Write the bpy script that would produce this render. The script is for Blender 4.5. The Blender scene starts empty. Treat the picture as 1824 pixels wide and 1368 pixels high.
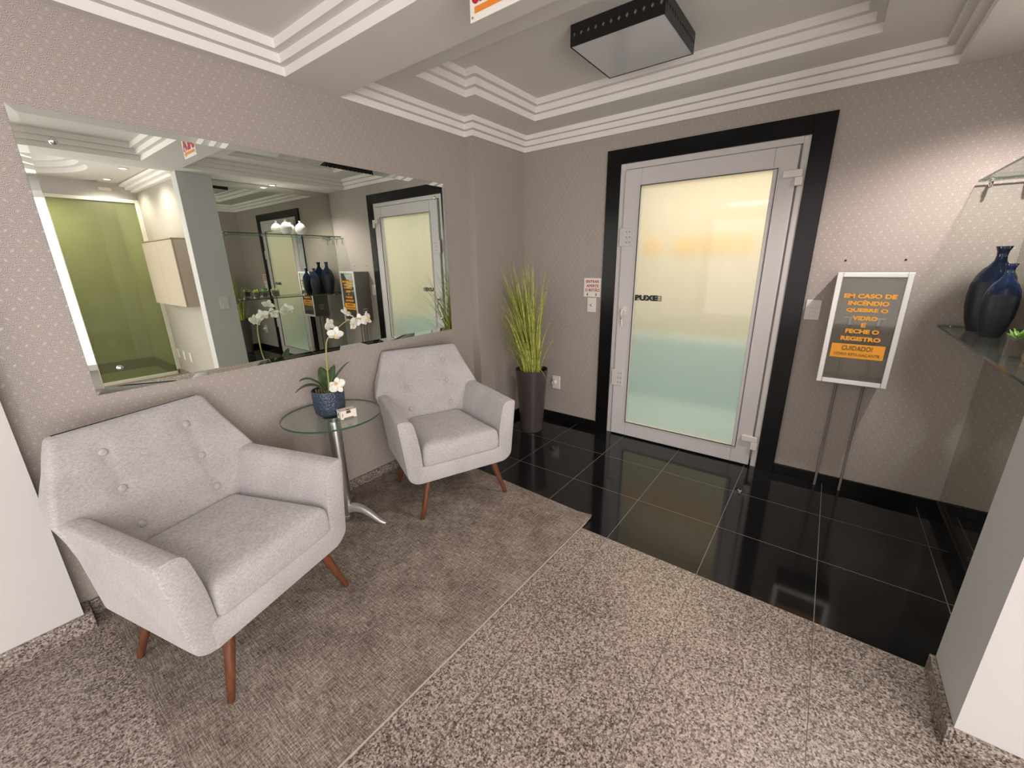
import bpy, bmesh, math, random
from math import sin, cos, pi, radians, sqrt
from mathutils import Vector, Matrix

SC = bpy.context.scene
COL = SC.collection
random.seed(7)

# ------------------------------------------------------------------ camera
cd = bpy.data.cameras.new('camera'); cam = bpy.data.objects.new('camera', cd); COL.objects.link(cam)
def cam_axes(yaw, pitch, roll):
    cy, sy, cp, sp = cos(yaw), sin(yaw), cos(pitch), sin(pitch)
    f = Vector((sy*cp, cy*cp, sp)); r = Vector((cy, -sy, 0)); u = r.cross(f)
    return cos(roll)*r + sin(roll)*u, -sin(roll)*r + cos(roll)*u, f
r_, u_, f_ = cam_axes(radians(-37.3499), radians(-16.6091), radians(-0.8712))
M = Matrix((r_, u_, -f_)).transposed().to_4x4()
M.translation = Vector((2.4228, -3.4096, 1.5500))
cam.matrix_world = M
cd.sensor_width = 36; cd.sensor_fit = 'HORIZONTAL'; cd.lens = 727.45/1824*36
cd.clip_start = 0.02
SC.camera = cam
# ------------------------------------------------------------------ world, exposure
w = bpy.data.worlds.new('world'); SC.world = w; w.use_nodes = True
w.node_tree.nodes['Background'].inputs[0].default_value = (0.8, 0.85, 0.9, 1)
w.node_tree.nodes['Background'].inputs[1].default_value = 0.25
vs = SC.view_settings; vs.view_transform = 'Standard'; vs.look = 'None'; vs.gamma = 1; vs.use_curve_mapping = False
vs.exposure = 0.25
SC.cycles.max_bounces = 10; SC.cycles.diffuse_bounces = 5; SC.cycles.glossy_bounces = 8; SC.cycles.transmission_bounces = 8
SC.cycles.transparent_max_bounces = 12; SC.cycles.sample_clamp_indirect = 4; SC.cycles.use_denoising = True
SC.cycles.blur_glossy = 0.5

def lamp(name, kind, loc, energy, color, **k):
    l = bpy.data.lights.new(name, kind); l.energy = energy; l.color = color
    for a, b in k.items():
        if a != 'rot': setattr(l, a, b)
    o = bpy.data.objects.new(name, l); COL.objects.link(o); o.location = loc
    o.rotation_euler = k.get('rot', (0, 0, 0))
    return o
WARM = (1.0, 0.90, 0.80); NEUT = (1.0, 0.955, 0.93); COOL = (0.90, 0.95, 1.0)
# unseen fill lights added behind, beside and overhead; then the downlight spots
lamp('hall_fill_light', 'AREA', (2.3, -6.9, 1.35), 38, NEUT, shape='RECTANGLE', size=4.2, size_y=2.0, rot=(radians(90), 0, 0))
lamp('side_fill_light', 'AREA', (4.93, -4.6, 1.35), 142, NEUT, shape='RECTANGLE', size=2.0, size_y=2.8, rot=(0, radians(90), 0))
lamp('hall_ceiling_fill', 'AREA', (1.6, -4.95, 2.44), 14, NEUT, shape='RECTANGLE', size=1.6, size_y=0.5)
lamp('reception_light', 'AREA', (4.3, -4.8, 2.56), 18, NEUT, shape='RECTANGLE', size=1.0, size_y=1.0)
lamp('shelf_spot', 'SPOT', (3.07, -0.80, 2.47), 84, (1.0, 0.88, 0.84), spot_size=radians(146), spot_blend=0.6, shadow_soft_size=0.03)
lamp('reception_spot', 'SPOT', (3.81, -2.02, 2.57), 26, (1.0, 0.88, 0.78), spot_size=radians(150), spot_blend=0.6, shadow_soft_size=0.04)
lamp('reception_spot_far', 'SPOT', (4.70, -2.0, 2.57), 22, (1.0, 0.88, 0.78), spot_size=radians(150), spot_blend=0.6, shadow_soft_size=0.04)
lamp('back_room_light', 'AREA', (5.55, -2.6, 2.5), 20, (1.0, 0.97, 0.85), shape='RECTANGLE', size=0.6, size_y=0.6)
# daylight and warm lobby lamps beyond the frosted door
lamp('lobby_warm_light', 'AREA', (1.6, 1.2, 2.55), 33, (1.0, 0.76, 0.48), shape='RECTANGLE', size=2.2, size_y=1.4)
lamp('lobby_day_light', 'AREA', (1.6, 0.40, 2.55), 9, (0.65, 0.92, 1.0), shape='RECTANGLE', size=2.4, size_y=0.3)

# ------------------------------------------------------------------ materials
MATS = {}
def mat(name, color=(0.8, 0.8, 0.8), rough=0.5, metal=0.0, spec=0.5, **k):
    if name in MATS: return MATS[name]
    m = bpy.data.materials.new(name); m.use_nodes = True
    b = m.node_tree.nodes['Principled BSDF']
    b.inputs['Base Color'].default_value = (*color, 1); b.inputs['Roughness'].default_value = rough
    b.inputs['Metallic'].default_value = metal; b.inputs['Specular IOR Level'].default_value = spec
    for a, v in k.items(): b.inputs[a.replace('_', ' ')].default_value = v
    MATS[name] = m
    return m
class NT:
    """small node-graph writer"""
    def __init__(s, m): s.t = m.node_tree; s.b = s.t.nodes['Principled BSDF']
    def n(s, ty, **k):
        n = s.t.nodes.new(ty)
        for a, v in k.items(): setattr(n, a, v)
        return n
    def l(s, a, b): s.t.links.new(a, b)
    def m(s, op, a, b=None, c=None):
        n = s.n('ShaderNodeMath', operation=op)
        for i, v in enumerate((a, b, c)):
            if v is None: continue
            if isinstance(v, (int, float)): n.inputs[i].default_value = v
            else: s.l(v, n.inputs[i])
        return n.outputs[0]
    def obj(s):
        return s.n('ShaderNodeTexCoord').outputs['Object']
    def xyz(s, v):
        n = s.n('ShaderNodeSeparateXYZ'); s.l(v, n.inputs[0]); return n.outputs
    def mapping(s, v, scale=(1, 1, 1), rot=(0, 0, 0)):
        n = s.n('ShaderNodeMapping'); n.inputs['Scale'].default_value = scale; n.inputs['Rotation'].default_value = rot
        s.l(v, n.inputs[0]); return n.outputs[0]
    def noise(s, v, scale, detail=2, rough=0.5):
        n = s.n('ShaderNodeTexNoise'); n.inputs['Scale'].default_value = scale; n.inputs['Detail'].default_value = detail
        n.inputs['Roughness'].default_value = rough
        s.l(v, n.inputs['Vector']); return n.outputs['Fac']
    def ramp(s, f, stops):
        n = s.n('ShaderNodeValToRGB'); cr = n.color_ramp
        while len(cr.elements) < len(stops): cr.elements.new(0.5)
        for e, (p, c) in zip(cr.elements, stops):
            e.position = p; e.color = (*c, 1) if len(c) == 3 else c
        s.l(f, n.inputs[0]); return n.outputs[0]
    def mix(s, f, a, b):
        n = s.n('ShaderNodeMix', data_type='RGBA')
        if isinstance(f, (int, float)): n.inputs[0].default_value = f
        else: s.l(f, n.inputs[0])
        for i, v in ((6, a), (7, b)):
            if isinstance(v, tuple): n.inputs[i].default_value = (*v, 1)
            else: s.l(v, n.inputs[i])
        return n.outputs[2]
    def bump(s, h, strength=0.3, dist=0.002):
        n = s.n('ShaderNodeBump'); n.inputs['Strength'].default_value = strength; n.inputs['Distance'].default_value = dist
        s.l(h, n.inputs['Height']); s.l(n.outputs[0], s.b.inputs['Normal'])

# wallpaper: taupe with pearly drops and concentric wavy lines
def wallpaper():
    m = mat('wallpaper', (0.30, 0.25, 0.23), 0.5, 0, 0.5); g = NT(m)
    x, y, z = g.xyz(g.obj())
    u = g.m('ADD', x, y)
    wob = g.m('MULTIPLY', g.m('SINE', g.m('MULTIPLY', z, 2*pi/0.072)), 0.0055)
    u = g.m('ADD', u, wob)
    ds = []
    for ou, oz in ((0, 0), (0.024, 0.036)):
        du = g.m('SUBTRACT', g.m('FLOORED_MODULO', g.m('ADD', u, ou), 0.048), 0.024)
        dz = g.m('SUBTRACT', g.m('FLOORED_MODULO', g.m('ADD', z, oz), 0.072), 0.036)
        dz = g.m('MULTIPLY', dz, 0.72)
        ds.append(g.m('SQRT', g.m('ADD', g.m('MULTIPLY', du, du), g.m('MULTIPLY', dz, dz))))
    d = g.m('MINIMUM', ds[0], ds[1])
    ring = g.m('ADD', g.m('MULTIPLY', g.m('SINE', g.m('MULTIPLY', d, 2*pi/0.0050)), 0.5), 0.5)
    dot = g.m('LESS_THAN', d, 0.0038)
    lines = g.mix(ring, (0.285, 0.246, 0.220), (0.455, 0.404, 0.366))
    col = g.mix(dot, lines, (0.505, 0.452, 0.422))
    g.l(col, g.b.inputs['Base Color'])
    g.l(g.m('SUBTRACT', 0.52, g.m('MULTIPLY', dot, 0.25)), g.b.inputs['Roughness'])
    g.bump(g.m('ADD', g.m('MULTIPLY', ring, 0.4), dot), 0.35, 0.0012)
    return m
def granite():
    m = mat('granite', (0.4, 0.33, 0.28), 0.28, 0, 0.5); g = NT(m)
    o = g.obj()
    a = g.noise(o, 165, 3, 0.62); b = g.noise(o, 70, 4, 0.7); c = g.noise(o, 1.6, 2)
    v = g.n('ShaderNodeTexVoronoi', feature='F1'); v.inputs['Scale'].default_value = 155; g.l(o, v.inputs['Vector'])
    vc = g.n('ShaderNodeRGBToBW'); g.l(v.outputs['Color'], vc.inputs[0])
    f = g.m('ADD', g.m('MULTIPLY', vc.outputs[0], 0.30), g.m('ADD', g.m('MULTIPLY', a, 0.55), g.m('MULTIPLY', b, 0.28)))
    f = g.m('ADD', f, g.m('MULTIPLY', g.m('SUBTRACT', c, 0.5), 0.10))
    col = g.ramp(f, [(0.42, (0.035, 0.027, 0.022)), (0.49, (0.105, 0.082, 0.069)), (0.56, (0.225, 0.182, 0.157)), (0.65, (0.37, 0.312, 0.275)), (0.78, (0.52, 0.455, 0.405))])
    # slab joints
    x, y, z = g.xyz(o)
    jx = g.m('ABSOLUTE', g.m('SUBTRACT', g.m('FLOORED_MODULO', g.m('SUBTRACT', x, 1.625-0.2455), 0.491), 0.2455))
    jy = g.m('ABSOLUTE', g.m('SUBTRACT', g.m('FLOORED_MODULO', g.m('SUBTRACT', y, -1.474-0.2455), 0.491), 0.2455))
    j = g.m('LESS_THAN', g.m('MINIMUM', jx, g.m('ADD', jy, 0.0012)), 0.0016)
    up = g.m('LESS_THAN', z, 0.001)
    col = g.mix(g.m('MULTIPLY', j, up), col, (0.09, 0.07, 0.06))
    g.l(col, g.b.inputs['Base Color'])
    g.l(g.m('ADD', 0.30, g.m('MULTIPLY', a, 0.15)), g.b.inputs['Roughness'])
    return m
def black_tile():
    m = mat('black_tile', (0.008, 0.008, 0.009), 0.07, 0, 0.5); g = NT(m)
    o = g.obj(); x, y, z = g.xyz(o)
    jx = g.m('ABSOLUTE', g.m('SUBTRACT', g.m('FLOORED_MODULO', g.m('SUBTRACT', x, 1.625-0.2455), 0.491), 0.2455))
    jy = g.m('ABSOLUTE', g.m('SUBTRACT', g.m('FLOORED_MODULO', g.m('SUBTRACT', y, -1.474-0.2455), 0.491), 0.2455))
    j = g.m('LESS_THAN', g.m('MINIMUM', jx, jy), 0.0014)
    sp = g.ramp(g.noise(o, 260, 3, 0.7), [(0.60, (0.0065, 0.0065, 0.007)), (0.72, (0.022, 0.022, 0.022))])
    g.l(g.mix(j, sp, (0.20, 0.19, 0.17)), g.b.inputs['Base Color'])
    g.l(g.m('ADD', g.m('MULTIPLY', j, 0.5), g.m('ADD', 0.05, g.m('MULTIPLY', g.noise(o, 3, 3), 0.06))), g.b.inputs['Roughness'])
    return m
def rug_mat():
    m = mat('rug_weave', (0.3, 0.26, 0.22), 0.95, 0, 0.1); g = NT(m)
    o = g.obj()
    a = g.noise(g.mapping(o, (16, 260, 1)), 1.0, 3, 0.7); b = g.noise(g.mapping(o, (250, 16, 1)), 1.0, 3, 0.7)
    c = g.noise(o, 6, 3); d = g.noise(g.mapping(o, (130, 130, 1)), 1.0, 2)
    f = g.m('ADD', g.m('MULTIPLY', a, 0.45), g.m('ADD', g.m('MULTIPLY', b, 0.40), g.m('MULTIPLY', d, 0.25)))
    f = g.m('ADD', f, g.m('MULTIPLY', g.m('SUBTRACT', c, 0.5), 0.16))
    col = g.ramp(f, [(0.45, (0.075, 0.058, 0.047)), (0.53, (0.165, 0.135, 0.112)), (0.60, (0.27, 0.23, 0.198)), (0.70, (0.47, 0.42, 0.37))])
    g.l(col, g.b.inputs['Base Color']); g.bump(f, 0.6, 0.003)
    return m
def fabric():
    m = mat('chair_fabric', (0.4, 0.38, 0.37), 0.92, 0, 0.15); g = NT(m)
    o = g.obj()
    a = g.noise(g.mapping(o, (500, 500, 90)), 1.0, 2); b = g.noise(g.mapping(o, (80, 80, 520)), 1.0, 2); c = g.noise(o, 5, 3)
    f = g.m('ADD', g.m('MULTIPLY', g.m('ADD', a, b), 0.5), g.m('MULTIPLY', g.m('SUBTRACT', c, 0.5), 0.25))
    g.l(g.ramp(f, [(0.35, (0.32, 0.298, 0.302)), (0.65, (0.53, 0.505, 0.510))]), g.b.inputs['Base Color'])
    g.b.inputs['Sheen Weight'].default_value = 0.25
    g.bump(f, 0.35, 0.0015)
    return m
def wood(name, c1, c2, rough=0.32):
    m = mat(name, c1, rough); g = NT(m)
    n = g.noise(g.mapping(g.obj(), (60, 60, 6)), 1.0, 4, 0.6)
    g.l(g.ramp(n, [(0.3, c1), (0.7, c2)]), g.b.inputs['Base Color']); return m
def painted(name, c, rough=0.85, var=0.06):
    m = mat(name, c, rough, 0, 0.25); g = NT(m)
    n = g.noise(g.obj(), 2.2, 3)
    g.l(g.ramp(n, [(0.3, tuple(v*(1-var) for v in c)), (0.7, tuple(min(1, v*(1+var)) for v in c))]), g.b.inputs['Base Color'])
    g.bump(g.noise(g.obj(), 220, 2), 0.05, 0.001)
    return m
def brushed(name, c, rough=0.3, sc=(4, 400, 4)):
    m = mat(name, c, rough, 1.0); g = NT(m)
    n = g.noise(g.mapping(g.obj(), sc), 1.0, 2)
    g.l(g.m('ADD', rough-0.1, g.m('MULTIPLY', n, 0.25)), g.b.inputs['Roughness']); return m
WALLP = wallpaper(); GRAN = granite(); BLACKT = black_tile(); RUG = rug_mat(); FAB = fabric()
CEIL = painted('ceiling_paint', (0.68, 0.655, 0.63), 0.9, 0.02)
CORN = painted('cornice_lit_white', (0.84, 0.81, 0.78), 0.85, 0.01)  # lighter than the ceiling: light on the upright faces put into the colour
WHITEP = painted('white_wall_paint', (0.55, 0.53, 0.52), 0.75, 0.02)
GREYP = painted('grey_pillar_paint', (0.57, 0.585, 0.59), 0.7, 0.02)
BGRAN = mat('black_granite', (0.006, 0.006, 0.006), 0.2, 0, 0.25)
PVC = painted('white_pvc', (0.60, 0.575, 0.57), 0.4, 0.01)
PLAST = mat('white_plastic', (0.72, 0.69, 0.64), 0.35)
CHROME = mat('chrome', (0.75, 0.75, 0.75), 0.12, 1.0)
STEEL = brushed('brushed_steel', (0.55, 0.54, 0.53), 0.32)
ALU = brushed('aluminium', (0.82, 0.81, 0.80), 0.45)
LEGW = wood('leg_wood', (0.07, 0.024, 0.011), (0.165, 0.058, 0.026))
DARK = mat('dark_rubber', (0.015, 0.015, 0.015), 0.5)
RED = mat('red_print', (0.45, 0.01, 0.02), 0.5); ORANGE = mat('orange_print', (0.75, 0.24, 0.02), 0.5)
YELL = mat('yellow_orange_print', (0.85, 0.36, 0.02), 0.5); SIGNW = mat('sign_white', (0.80, 0.77, 0.72), 0.4)
BLKTXT = mat('black_print', (0.008, 0.008, 0.008), 0.5); GREYTXT = mat('grey_print', (0.22, 0.22, 0.18), 0.5)
BROWNTXT = mat('brown_print', (0.20, 0.10, 0.03), 0.5)
def mirror_mat(name, tint):
    return mat(name, tint, 0.004, 1.0)
MIRR = mirror_mat('mirror_silver', (0.87, 0.93, 0.88)); MIRR2 = mirror_mat('alcove_mirror_silver', (0.60, 0.61, 0.55))
def glass_mat(name, tint, opacity=0.12, rough=0.02, refl=1.0):
    m = bpy.data.materials.new(name); m.use_nodes = True; t = m.node_tree; t.nodes.clear()
    out = t.nodes.new('ShaderNodeOutputMaterial'); tr = t.nodes.new('ShaderNodeBsdfTransparent'); gl = t.nodes.new('ShaderNodeBsdfGlossy')
    df = t.nodes.new('ShaderNodeBsdfDiffuse'); mx = t.nodes.new('ShaderNodeMixShader'); mx2 = t.nodes.new('ShaderNodeMixShader')
    lw = t.nodes.new('ShaderNodeLayerWeight'); pw = t.nodes.new('ShaderNodeMath'); pw.operation = 'POWER'; pw.inputs[1].default_value = 5
    fr = t.nodes.new('ShaderNodeMath'); fr.operation = 'MULTIPLY_ADD'; fr.inputs[1].default_value = 0.9*refl; fr.inputs[2].default_value = 0.04*refl
    t.links.new(lw.outputs['Facing'], pw.inputs[0]); t.links.new(pw.outputs[0], fr.inputs[0])
    tr.inputs[0].default_value = (*tint, 1); df.inputs[0].default_value = (*tint, 1); gl.inputs['Roughness'].default_value = rough
    mx.inputs[0].default_value = opacity
    t.links.new(tr.outputs[0], mx.inputs[1]); t.links.new(df.outputs[0], mx.inputs[2])
    t.links.new(fr.outputs[0], mx2.inputs[0]); t.links.new(mx.outputs[0], mx2.inputs[1]); t.links.new(gl.outputs[0], mx2.inputs[2])
    t.links.new(mx2.outputs[0], out.inputs[0]); MATS[name] = m
    return m
GLASS = glass_mat('clear_glass', (0.93, 0.97, 0.945), 0.02)
GLASSEDGE = mat('glass_edge', (0.03, 0.085, 0.065), 0.15)
GREENGL = glass_mat('green_tinted_glass', (0.60, 0.62, 0.42), 0.14, 0.03)
CABGL = glass_mat('cabinet_glass', (0.80, 0.78, 0.72), 0.05, 0.03)
def frosted():
    m = bpy.data.materials.new('frosted_glass'); m.use_nodes = True; t = m.node_tree; t.nodes.clear()
    out = t.nodes.new('ShaderNodeOutputMaterial'); tl = t.nodes.new('ShaderNodeBsdfTranslucent'); tr = t.nodes.new('ShaderNodeBsdfRefraction')
    tr.inputs['Roughness'].default_value = 0.5; tr.inputs['IOR'].default_value = 1.15
    gl = t.nodes.new('ShaderNodeBsdfGlossy'); gl.inputs['Roughness'].default_value = 0.03
    tl.inputs[0].default_value = (0.92, 0.93, 0.90, 1); tr.inputs[0].default_value = (0.95, 0.96, 0.93, 1)
    a = t.nodes.new('ShaderNodeMixShader'); a.inputs[0].default_value = 0.70
    b = t.nodes.new('ShaderNodeMixShader'); b.inputs[0].default_value = 0.045
    t.links.new(tl.outputs[0], a.inputs[1]); t.links.new(tr.outputs[0], a.inputs[2])
    t.links.new(a.outputs[0], b.inputs[1]); t.links.new(gl.outputs[0], b.inputs[2]); t.links.new(b.outputs[0], out.inputs[0])
    MATS['frosted_glass'] = m
    return m
FROST = frosted()

# ------------------------------------------------------------------ object helpers
def obj(name, bm, m, parent=None, smooth=None, bevel=0, kind=None, doubles=False):
    if doubles: bmesh.ops.remove_doubles(bm, verts=bm.verts, dist=1e-5)
    if isinstance(m, str): m = MATS[m]
    bmesh.ops.recalc_face_normals(bm, faces=bm.faces)
    me = bpy.data.meshes.new(name); bm.to_mesh(me); bm.free()
    ms = m if isinstance(m, (list, tuple)) else [m]
    for q in ms: me.materials.append(q)
    if smooth is not None:
        me.polygons.foreach_set('use_smooth', [True]*len(me.polygons)); me.set_sharp_from_angle(angle=radians(smooth))
    o = bpy.data.objects.new(name, me); COL.objects.link(o)
    if parent: o.parent = parent
    if bevel:
        b = o.modifiers.new('bevel', 'BEVEL'); b.width = bevel; b.segments = 2; b.limit_method = 'ANGLE'; b.angle_limit = radians(40)
    if kind: o['kind'] = kind
    return o
def struct(name, bm, m, **k): return obj(name, bm, m, kind='structure', **k)
def tag(o, label, cat, group=None, kind=None):
    o['label'] = label; o['category'] = cat
    if group: o['group'] = group
    if kind: o['kind'] = kind
    return o
def thing(name, label, cat, loc=(0, 0, 0), rotz=0, group=None):
    o = bpy.data.objects.new(name, None); COL.objects.link(o); o.location = loc; o.rotation_euler = (0, 0, rotz)
    o.empty_display_size = 0.1
    return tag(o, label, cat, group)
def NB(): return bmesh.new()
def box(bm, x0, x1, y0, y1, z0, z1, mi=0):
    v = [bm.verts.new(p) for p in ((x0,y0,z0),(x1,y0,z0),(x1,y1,z0),(x0,y1,z0),(x0,y0,z1),(x1,y0,z1),(x1,y1,z1),(x0,y1,z1))]
    for q in ((0,3,2,1),(4,5,6,7),(0,1,5,4),(1,2,6,5),(2,3,7,6),(3,0,4,7)):
        bm.faces.new([v[i] for i in q]).material_index = mi
    return bm
def boxed(*a): return box(NB(), *a)
def quad(bm, *pts, mi=0):
    f = bm.faces.new([bm.verts.new(p) for p in pts]); f.material_index = mi; return f
def loft(bm, rings, cap0=True, cap1=True, closed=True, mi=0):
    vs_ = [[bm.verts.new(p) for p in r] for r in rings]; n = len(rings[0])
    for a, b in zip(vs_, vs_[1:]):
        for i in range(n if closed else n-1):
            bm.faces.new((a[i], a[(i+1) % n], b[(i+1) % n], b[i])).material_index = mi
    if cap0: bm.faces.new(list(reversed(vs_[0]))).material_index = mi
    if cap1: bm.faces.new(vs_[-1]).material_index = mi
    return vs_
def lathe(bm, prof, n=32, c=(0, 0), cap=True, mi=0):
    rings = [[(c[0]+r*cos(2*pi*i/n), c[1]+r*sin(2*pi*i/n), z) for i in range(n)] for r, z in prof]
    return loft(bm, rings, cap, cap, mi=mi)
def tube(bm, pts, rad, n=10, mi=0, flat=1.0, up=Vector((0, 0, 1))):
    pts = [Vector(p) for p in pts]; rings = []
    if not isinstance(rad, (list, tuple)): rad = [rad]*len(pts)
    for i, p in enumerate(pts):
        t = (pts[min(i+1, len(pts)-1)] - pts[max(i-1, 0)]).normalized()
        a = t.cross(up)
        if a.length < 1e-3: a = t.cross(Vector((1, 0, 0)))
        a.normalize(); b = a.cross(t)
        rings.append([p + rad[i]*(cos(2*pi*k/n)*a + flat*sin(2*pi*k/n)*b) for k in range(n)])
    return loft(bm, rings, mi=mi)
def rpoly(pts, rad, n=4):
    """rounded polygon, constant point count"""
    out = []; N = len(pts)
    if not isinstance(rad, (list, tuple)): rad = [rad]*N
    for i in range(N):
        p = Vector(pts[i]); a = (Vector(pts[i-1])-p); b = (Vector(pts[(i+1) % N])-p)
        r = min(rad[i], a.length*0.49, b.length*0.49); a = p+a.normalized()*r; b = p+b.normalized()*r
        for k in range(n+1):
            t = k/n; out.append(tuple((1-t)**2*a + 2*t*(1-t)*p + t*t*b))
    return out
FONT = None
def text_mesh(s, size, bold=0.0, spacing=1.0):
    c = bpy.data.curves.new('lettering', 'FONT'); c.body = s; c.size = size; c.align_x = 'CENTER'; c.align_y = 'CENTER'
    c.offset = bold; c.extrude = 0.0006; c.space_character = spacing; c.resolution_u = 3
    o = bpy.data.objects.new('tmp', c); COL.objects.link(o)
    dg = bpy.context.evaluated_depsgraph_get(); me = bpy.data.meshes.new_from_object(o.evaluated_get(dg))
    bpy.data.objects.remove(o); bpy.data.curves.remove(c)
    return me
def lettering(name, s, width, height, m, parent, mtx, bold=0.0, spacing=1.0, label=None):
    """text scaled to a width and height, placed by a matrix (text faces +Z of the matrix)"""
    me = text_mesh(s, 1.0, bold, spacing)
    xs = [v.co.x for v in me.vertices]; ys = [v.co.y for v in me.vertices]
    cx, cy = (min(xs)+max(xs))/2, (min(ys)+max(ys))/2; sx = width/(max(xs)-min(xs)); sy = height/(max(ys)-min(ys))
    for v in me.vertices: v.co = mtx @ Vector(((v.co.x-cx)*sx, (v.co.y-cy)*sy, v.co.z))
    me.materials.clear(); me.materials.append(m)
    o = bpy.data.objects.new(name, me); COL.objects.link(o); o.parent = parent
    if label: o['label'] = label
    return o
def face_back(x, y, z, flip=False):
    """text plane facing -Y (towards the room from the back wall)"""
    m = Matrix.Rotation(radians(90), 4, 'X')
    if flip: m = m @ Matrix.Scale(-1, 4, Vector((1, 0, 0)))
    return Matrix.Translation((x, y, z)) @ m

# ------------------------------------------------------------------ the room
H = 2.5; S = -0.084; W = 3.19; YB = -1.474; PX = 2.979; PF = -1.789
# floors
bm = NB(); box(bm, -0.3, 5.0, -7.0, YB, -0.1, 0.0); struct('floor', bm, GRAN)
bm = NB(); box(bm, -0.1, 3.4, YB, 0.05, -0.1, 0.0); struct('floor_alcove', bm, BLACKT)
bm = NB(); box(bm, 5.0, 7.2, -3.6, -1.2, -0.1, 0.0); struct('floor_back_room', bm, mat('pale_floor_tile', (0.42, 0.45, 0.40), 0.15))
# left wall: mirror section, the slightly prouder alcove section, the white pillar
bm = NB(); box(bm, S-0.2, S, -3.416, -0.70, 0, 3.0); struct('wall_left', bm, WALLP)
bm = NB(); box(bm, S-0.2, 0.0, -0.70, 0.0, 0, 3.0); struct('wall_left_alcove', bm, WALLP)
bm = NB(); box(bm, S-0.2, 0.018, -7.0, -3.416, 0, 3.0); struct('wall_left_pillar', bm, WHITEP)
# back wall with the door opening
bm = NB(); box(bm, S-0.2, 0.86, 0, 0.2, 0, 3.0); box(bm, 2.28, 3.5, 0, 0.2, 0, 3.0); box(bm, 0.86, 2.28, 0, 0.2, 2.36, 3.0)
struct('wall_back', bm, WALLP)
# right alcove wall behind the mirror, pillar, reception wall
bm = NB(); box(bm, W+0.012, W+0.2, YB-0.2, 0, 0, 3.0); struct('wall_right', bm, WALLP)
bm = NB(); box(bm, PX, 3.13, PF, YB, 0, 3.0, 0); box(bm, 3.13, 3.40, -1.69, YB, 0, 3.0, 0)
o = struct('wall_right_pillar', bm, [GREYP, WHITEP])
for p in o.data.polygons:
    if p.normal.y < -0.5: p.material_index = 1
bm = NB(); box(bm, 3.40, 5.02, -1.69, -1.5, 0, 3.0); struct('wall_reception', bm, painted('cream_wall_paint', (0.42, 0.385, 0.335), 0.8, 0.02))
# reception end wall above and beside the glass partition
bm = NB(); box(bm, 5.0, 5.02, -2.62, -1.69, 2.41, 3.0); box(bm, 5.0, 5.15, -7.0, -2.62, 0, 3.0); struct('wall_reception_end', bm, WHITEP)
bm = NB(); box(bm, -0.3, 5.2, -7.2, -7.0, 0, 3.0); struct('wall_front', bm, painted('rear_wall_paint', (0.55, 0.52, 0.48), 0.85, 0.02))
# room behind the green glass
GRNW = painted('back_room_paint', (0.60, 0.58, 0.50), 0.85, 0.03)
bm = NB(); box(bm, 6.1, 6.25, -3.6, -1.2, 0, 3.0); box(bm, 5.021, 6.25, -1.72, -1.2, 0, 2.9); box(bm, 5.0, 6.25, -3.7, -3.6, 0, 3.0)
struct('wall_back_room', bm, GRNW)
bm = NB(); box(bm, 5.0, 6.25, -3.7, -1.2, 2.62, 2.7); struct('ceiling_back_room', bm, CEIL)
# added frames dressing the two fill lights as windows; the walls behind are closed
bm = NB()
for a in ((0.12, 0.20, .27, 2.43), (4.40, 4.48, .27, 2.43), (2.26, 2.34, .27, 2.43)): box(bm, a[0], a[1], -6.999, -6.88, a[2], a[3])
box(bm, 0.20, 4.40, -6.999, -6.881, 2.35, 2.429); box(bm, 0.20, 4.40, -6.999, -6.881, .271, .35)
struct('fill_light_frame_1', bm, PVC)
bm = NB()
for a in ((-6.08, -6.0), (-3.2, -3.12), (-4.64, -4.56)): box(bm, 4.91, 4.999, a[0], a[1], .27, 2.43)
box(bm, 4.911, 4.999, -6.0, -3.2, 2.35, 2.429); box(bm, 4.911, 4.999, -6.0, -3.2, .271, .35)
struct('fill_light_frame_2', bm, PVC)
# baseboards
bm = NB(); box(bm, S, S+0.02, -3.388, -0.70, 0, 0.075); struct('baseboard_left', bm, GRAN, bevel=0.003)
bm = NB(); box(bm, 0.0, 0.018, -0.70, 0.0, 0, 0.07); struct('baseboard_left_alcove', bm, BGRAN, bevel=0.002)
bm = NB(); box(bm, 0.018, 0.038, -7.0, -3.39, 0, 0.08); box(bm, S, 0.0178, -3.415, -3.39, 0, 0.0798); struct('baseboard_left_pillar', bm, GRAN, bevel=0.003)
bm = NB(); box(bm, 0.018, 0.836, -0.018, 0, 0, 0.07); box(bm, 2.304, W, -0.018, 0, 0, 0.07); struct('baseboard_back', bm, BGRAN, bevel=0.002)
bm = NB(); box(bm, W-0.018, W+0.012, YB, -0.018, 0, 0.075); struct('baseboard_right', bm, BGRAN, bevel=0.002)
bm = NB(); box(bm, PX-0.018, PX, PF-0.018, YB, 0, 0.075); box(bm, PX, 3.13, PF-0.018, PF, 0, 0.075); box(bm, 3.13, 5.0, -1.708, -1.69, 0, 0.10)
struct('baseboard_pillar', bm, GRAN, bevel=0.003)
bm = NB(); box(bm, 6.08, 6.1, -3.6, -1.72, 0, 0.15); box(bm, 5.05, 6.08, -1.74, -1.72, 0, 0.15); struct('baseboard_back_room', bm, mat('brown_stone', (0.16, 0.13, 0.07), 0.4))

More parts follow.
